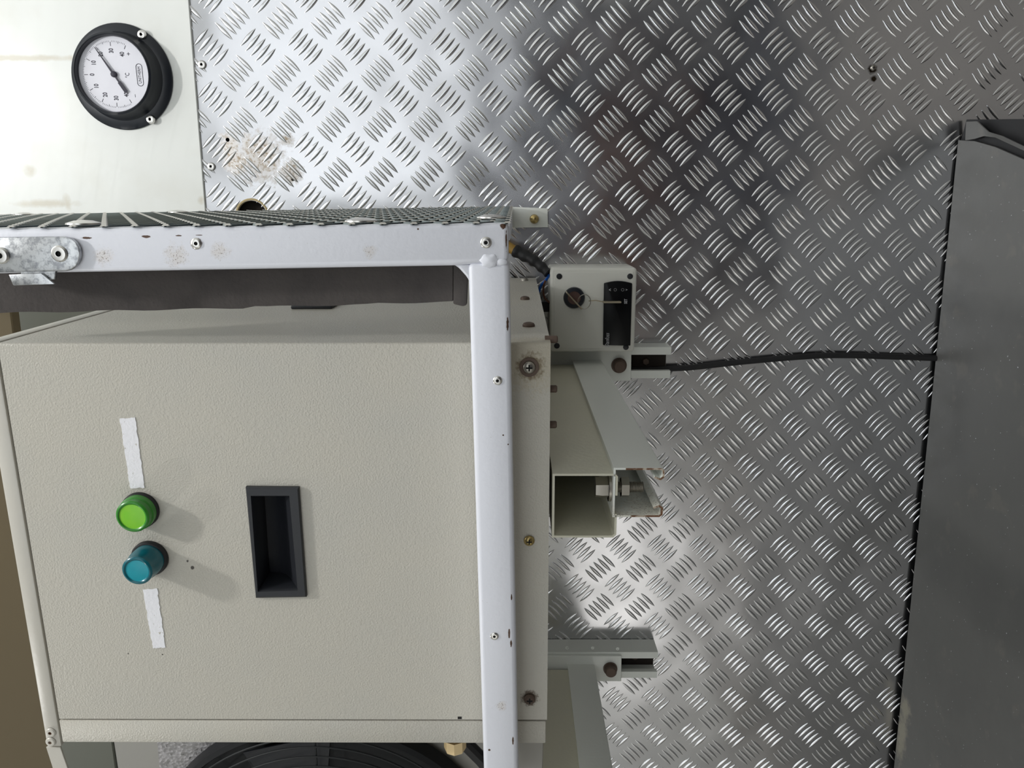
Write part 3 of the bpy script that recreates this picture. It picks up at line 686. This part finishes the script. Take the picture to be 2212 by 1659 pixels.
# the key in the switch, its ring and the spare key hanging from it
ky = thing('key_ring', WF.w(WF.p(1262, 650, KD - .01)), 'two small keys on a wire ring hanging from the key switch', 'keys')
k0, k1 = WF.p(1222, 629, KD - .0036), WF.p(1254, 664, KD - .0036)
b = nb(); d_ = (k1 - k0).normalized(); s_ = d_.cross(Vector((0, 1, 0))) * .0007
hexa(b, [k0 - s_ + Vector((0, -.016, 0)), k1 - s_ + Vector((0, -.016, 0)), k1 + s_ + Vector((0, -.016, 0)), k0 + s_ + Vector((0, -.016, 0))], [k0 - s_ * 1, k1 - s_, k1 + s_, k0 + s_], .0003, 1); obj('inserted_key', b, KEYM, ky, WF)
rc = WF.p(1262, 652, KD - .013); b = nb()
tube(b, [rc + Vector((.0078 * math.cos(a * math.pi / 14), -.003 * math.cos(a * math.pi / 14), .0066 * math.sin(a * math.pi / 14))) for a in range(28)], .00042, 6, True); obj('wire_ring', b, STEEL, ky, WF)
b = nb(); r1 = WF.p(1272, 650, KD - .011); r2 = WF.p(1302, 652, KD - .008); tube(b, [r1, r1.lerp(r2, .5) + Vector((.001, 0, 0)), r2], .0006, 6)
p0, p1 = WF.p(1302, 652, KD - .008), WF.p(1341, 651, KD - .008)
box(b, p0.x - .0009, p0.x + .0009, KD - .013, KD - .0045, p1.z, p0.z, .0003, 1); obj('spare_key', b, KEYM, ky, WF)

# ------------------------------------------------------------------ cables
def cable(name, pts, r, mat, label, cat, grp=None, parent=None, n=10):
    b = nb(); tube(b, catmull([WF.p(*p) for p in pts]), r, n); o = obj(name, b, mat, parent, WF)
    if label: tag(o, label, cat, grp)
    return o
cable('power_cable', [(1345, 797, -.012), (1390, 799, -.012), (1430, 797, -.008), (1500, 793, -.006), (1600, 782, -.006), (1700, 773, -.006), (1780, 768, -.006), (1850, 768, -.006), (1940, 771, -.006), (2030, 774, -.006), (2100, 776, -.006)], .0034, RUBBER, 'thin black cable running down the tread plate from the short strut to the grey cover', 'cable')
tc = thing('taped_cable', WF.w(WF.p(1150, 560, -.03)), 'thick black taped cable entering the corner of the key switch box', 'cable')
b = nb(); tube(b, catmull([WF.p(*p) for p in ((1085, 523, -.02), (1100, 534, -.025), (1116, 544, -.03))]), .0052, 12); obj('yellow_sleeve', b, YEL, tc, WF)
b = nb(); pp = catmull([WF.p(*p) for p in ((1112, 541, -.03), (1130, 551, -.034), (1150, 561, -.04), (1168, 575, -.045), (1184, 590, -.05))], 8)
tube(b, pp, lambda t: .0066 - .0016 * t + .0006 * math.sin(t * 26), 12); obj('black_tape', b, RUBBER, tc, WF)
cable('blue_wire', [(1186, 594, -.05), (1180, 604, -.045), (1168, 618, -.04), (1163, 634, -.038)], .0015, BLUE, None, None, parent=tc)
cable('brown_wire', [(1178, 606, -.05), (1174, 622, -.048), (1176, 642, -.048), (1188, 655, -.05)], .0011, BRN, None, None, parent=tc)
b = nb(); q = WF.p(1177, 664, -.045); box(b, q.x - .005, q.x + .006, q.y, q.y + .012, q.z - .005, q.z + .006, .001, 1); obj('connector', b, RUBBER, tc, WF)

# ------------------------------------------------------------------ fan unit beyond the cabinet
fu = thing('fan_unit', CF.w(CF.p(700, 1640, -.25)), 'black ring-guarded fan behind and below the cabinet at the bottom edge', 'fan')
D = -.25
b = nb(); pxprism(b, CF, [(240, 1560), (1120, 1560), (1120, 1950), (300, 1950)], D + .02, .004); obj('fan_plate', b, MIDG, fu, CF)
b = nb(); pxprism(b, CF, [(336, 1560), (480, 1560), (480, 1950), (370, 1950)], D + .015, .002); obj('galvanised_plate', b, GALV, fu, CF)
fc = Vector((-.656, D, .189))
b = nb(); lathe(b, [(.1775, -.0145), (.1765, .002), (.172, .004), (.170, 0), (.170, -.010), (0, -.010)], fc, '-y', 96); obj('shroud', b, FANBLK, fu, CF)
for k in range(10):
    R = .0520 + .0105 * (k + 2)
    b = nb(); tube(b, [fc + Vector((R * math.cos(2 * math.pi * q / 96), -.006, R * math.sin(2 * math.pi * q / 96))) for q in range(96)], .0009, 6, True); obj('guard_ring', b, FANRING, fu, CF)
for k in range(8):
    an = k * math.pi / 4; b = nb()
    tube(b, [fc + Vector((.170 * math.cos(an), -.0045, .170 * math.sin(an))), fc + Vector((.03 * math.cos(an), -.0045, .03 * math.sin(an)))], .0009, 6); obj('spoke', b, FANRING, fu, CF)
for k in range(5):
    an = k * 2 * math.pi / 5 + .35; b = nb(); q = []
    for r_, da, y in ((.03, -.25, .005), (.160, -.42, .008), (.162, .1, .0), (.03, .25, -.002)): q.append(fc + Vector((r_ * math.cos(an + da), y, r_ * math.sin(an + da))))
    hexa(b, q, [v + Vector((0, .0015, 0)) for v in q]); obj('blade', b, BLACKP, fu, CF)
b = nb(); tube(b, [CF.p(*p) for p in ((1000, 1600, -.3), (1040, 1640, -.3), (1090, 1700, -.3))], .006, 10); obj('hose', b, RUBBER, fu, CF)
# dark side board and panel above the cabinet
b = nb(); pxprism(b, CF, [(-120, 640), (19, 640), (147, 1659), (170, 1850), (-120, 1850)], -.20, .012, .001, 1); o = obj('backing_board', b, OLIVE, None, CF); tag(o, 'olive brown board standing behind the top of the cabinet at the left edge', 'board')
b = nb(); pxprism(b, CF, [(19, 630), (260, 610), (270, 730), (19, 760)], -.10, .004, .0005, 1); o = obj('wall_shade_plate', b, DARKG, None, CF); tag(o, 'small grey-green plate standing in for shaded wall above the top cap corner, under the dark foam strip', 'plate')  # dark plate added in place of shade on the white wall
b = nb(); pxprism(b, CF, [(120, 1560), (237, 1560), (275, 1850), (140, 1850)], -.23, .01, .001, 1); o = obj('dark_panel', b, DARKG, None, CF); tag(o, 'dark grey-green panel showing below the cabinet corner beside the fan plate', 'panel')

# ------------------------------------------------------------------ grey cover box low on the wall
K0, K1 = WF.p(2070, 303, -.004), WF.p(1931, 1659, -.010)
NV = (K1 - K0).cross(Vector((0, 1, 0))).normalized(); NV = NV if NV.z > 0 else -NV
def ontop(px, py, h=0):
    r = WF.R.transposed() @ ray(px, py); c0 = WF.loc(CAM); return c0 + r * ((K0 + NV * h - c0).dot(NV) / r.dot(NV))
dn = lambda P, h: [v - NV * h for v in P]
KE = K0 + (K1 - K0) * 1.3; FW = Vector((0, -.62, 0))
cv = thing('arch_cover', WF.w((-.15, -.2, K0.z - .23)), 'dull grey sheet steel cover box along the foot of the tread plate wall', 'cover')
far = ontop(2400, 440)
top = [K0, ontop(2105, 305), ontop(2150, 318), ontop(2212, 345), far, Vector((far.x, -.62, 0)), KE + FW, KE]
top[5] = top[4] + Vector((0, -.62 - top[4].y, 0)) if far.y > -.62 else far + Vector((0, -.01, 0))
b = nb(); hexa(b, top, dn(top, .002)); obj('cover_top', b, DULL, cv, WF)
body = [v + Vector((0, -.003 if i in (0, 7) else 0, 0)) for i, v in enumerate(top)]
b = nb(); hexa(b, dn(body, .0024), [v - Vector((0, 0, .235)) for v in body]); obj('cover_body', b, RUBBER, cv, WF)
Lp = [(2087, 263), (2110, 262), (2135, 285), (2165, 294), (2215, 318), (2300, 350)]; Ls = [(2085, 303), (2105, 300), (2125, 294), (2150, 297), (2215, 327), (2300, 372)]
b = nb(); va = [b.verts.new(ontop(x, y, .004)) for x, y in Lp]; vb = [b.verts.new(ontop(x, y, .001)) for x, y in Ls]
for i in range(5): b.faces.new((va[i], va[i + 1], vb[i + 1], vb[i]))
r = bmesh.ops.extrude_face_region(b, geom=b.faces[:]); bmesh.ops.translate(b, verts=[v for v in r['geom'] if isinstance(v, bmesh.types.BMVert)], vec=-NV * .0012)
obj('curled_lip', b, DULL, cv, WF)
b = nb(); q = [ontop(x, y, -.004) for x, y in ((2088, 258), (2120, 258), (2212, 257), (2400, 250), (2400, 460), (2212, 352), (2075, 306))]
hexa(b, q, dn(q, .004)); obj('rubber_flap', b, RUBBER, cv, WF)
